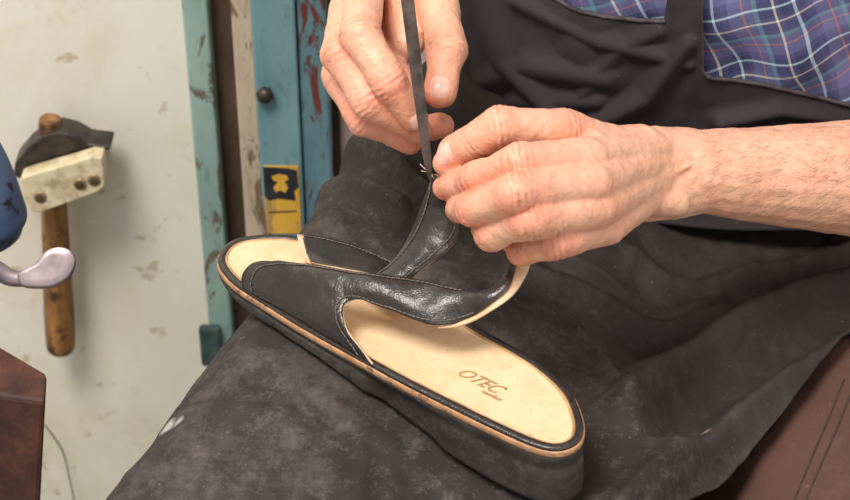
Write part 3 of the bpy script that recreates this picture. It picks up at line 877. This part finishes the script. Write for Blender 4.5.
apron = mk("apron", lapv, lapf, M_apron, person); solid(apron, .0016, -1)
apron["label"] = "dusty black cotton work apron"
bib = mk("bib", bibv, bibf, M_bib, apron); solid(bib, .0016, 1)
tl = np.array(topline); pu = np.array([proj(p_) for p_ in tl])
sel = (pu[:, 0] > 548) & (pu[:, 0] < 669) & (pu[:, 1] > -8)
if sel.sum() > 3: tube("hem", tl[sel], .0014, M_hem, apron)
sel = (pu[:, 0] > 706) & (pu[:, 0] < 1000)
if sel.sum() > 3: tube("hem", tl[sel], .0014, M_hem, apron)

# ------------------------------------------------------------------ trousers
V3, F3 = [], []
def leg(hip, knee, foot):
    capsule(V3, F3, hip, .088, knee, .074, 28); capsule(V3, F3, knee, .074, foot, .05, 28)
leg((.30, .24, -.160), (.190, -.30, -.165), (.21, -.28, -.60))
leg((.12, .24, -.160), (-.055, -.26, -.160), (-.03, -.24, -.60))
capsule(V3, F3, (.14, .28, -.12), .11, (.28, .28, -.12), .11)
tc3, tf3, tm3 = remeshed(V3, F3, .005, 6)
n3 = np.empty(len(tm3.vertices) * 3); tm3.vertices.foreach_get("normal", n3); n3 = n3.reshape(-1, 3)
tc3 = tc3 + n3 * (vnoise(tc3, 16) * .006 + vnoise(tc3, 40, 3) * .003)[:, None]
tr = mk("trousers", tc3, tf3, M_trouser, person); tr["label"] = "brown cotton trousers"
bv3 = BVHTree.FromPolygons([tuple(c_) for c_ in tc3], tf3)
for du in (0, 14):
    pts = []
    for f in np.linspace(0, 1, 26):
        g_ = PZ(845 - 60 * f + du * .9, 375 + 135 * f, -.075)
        h0 = bv3.ray_cast(Vector((g_[0], g_[1], .2)), Vector((0, 0, -1)))[0]
        if h0 is not None: pts.append(np.array(h0) + np.array([0, 0, .0001]))
    if len(pts) > 3: tube("trouser_seam", np.array(pts), .0006, M_seam, tr, 6)

# ------------------------------------------------------------------ knife held in the hand
kn = bpy.data.objects.new("leather_knife", None); link(kn); kn.location = P(420, 90, .99)
bpy.context.view_layer.update()
kn["label"] = "narrow dark steel leather-cutting blade held upright in the fingers"; kn["category"] = "knife"
ta = P(400, -60, .958); tb = P(430, 180, .994)
axk = Vector(tb - ta); Lk = axk.length; axk.normalize()
side = axk.cross(Vector(C - ta)).normalized(); nk = side.cross(axk).normalized()
vs = []; fr_ = [(0, .0036, .0016), (.5, .0034, .0016), (.7, .0030, .0014), (.88, .0024, .0010), (.96, .0018, .0007), (1.0, .0005, .0003)]
for f, w, th in fr_:
    c_ = Vector(ta) + axk * Lk * f
    for sx, sn in ((-1, -.6), (.45, -1), (1, -.1), (1, .4), (.45, 1), (-1, .9)):
        vs.append(c_ + side * sx * w + nk * sn * th)
fs_ = grid_faces(len(fr_), 6, True) + [(5, 4, 3, 2, 1, 0), tuple(len(fr_) * 6 - 6 + i for i in range(6))]
o = mk("blade", vs, fs_, M_steel, None, False)
bm = bmesh.new(); bm.from_mesh(o.data); bmesh.ops.recalc_face_normals(bm, faces=bm.faces); bm.to_mesh(o.data); bm.free()
bevel(o, .0003); par_keep(o, kn)

# ------------------------------------------------------------------ light
w = bpy.data.worlds.new("world"); scene.world = w; w.use_nodes = True
bg = w.node_tree.nodes["Background"]; bg.inputs[0].default_value = (1, .975, .94, 1); bg.inputs[1].default_value = .68
def area_l(name, loc, target, size, energy, col):
    l = bpy.data.lights.new(name, 'AREA'); l.shape = 'SQUARE'; l.size = size; l.energy = energy; l.color = col
    o = bpy.data.objects.new(name, l); link(o); o.location = loc
    o.rotation_euler = (Vector(target) - Vector(loc)).to_track_quat('-Z', 'Y').to_euler()
area_l("daylight", (-.62, -.7, 1.9), (0, .1, 0), .75, 52, (1, .96, .90))
area_l("front_right_light", (1.2, -1.3, 1.2), (0, .1, 0), 1.2, 5, (1, .98, .96))  # weak, wide area light from the front right; no doorway is modelled
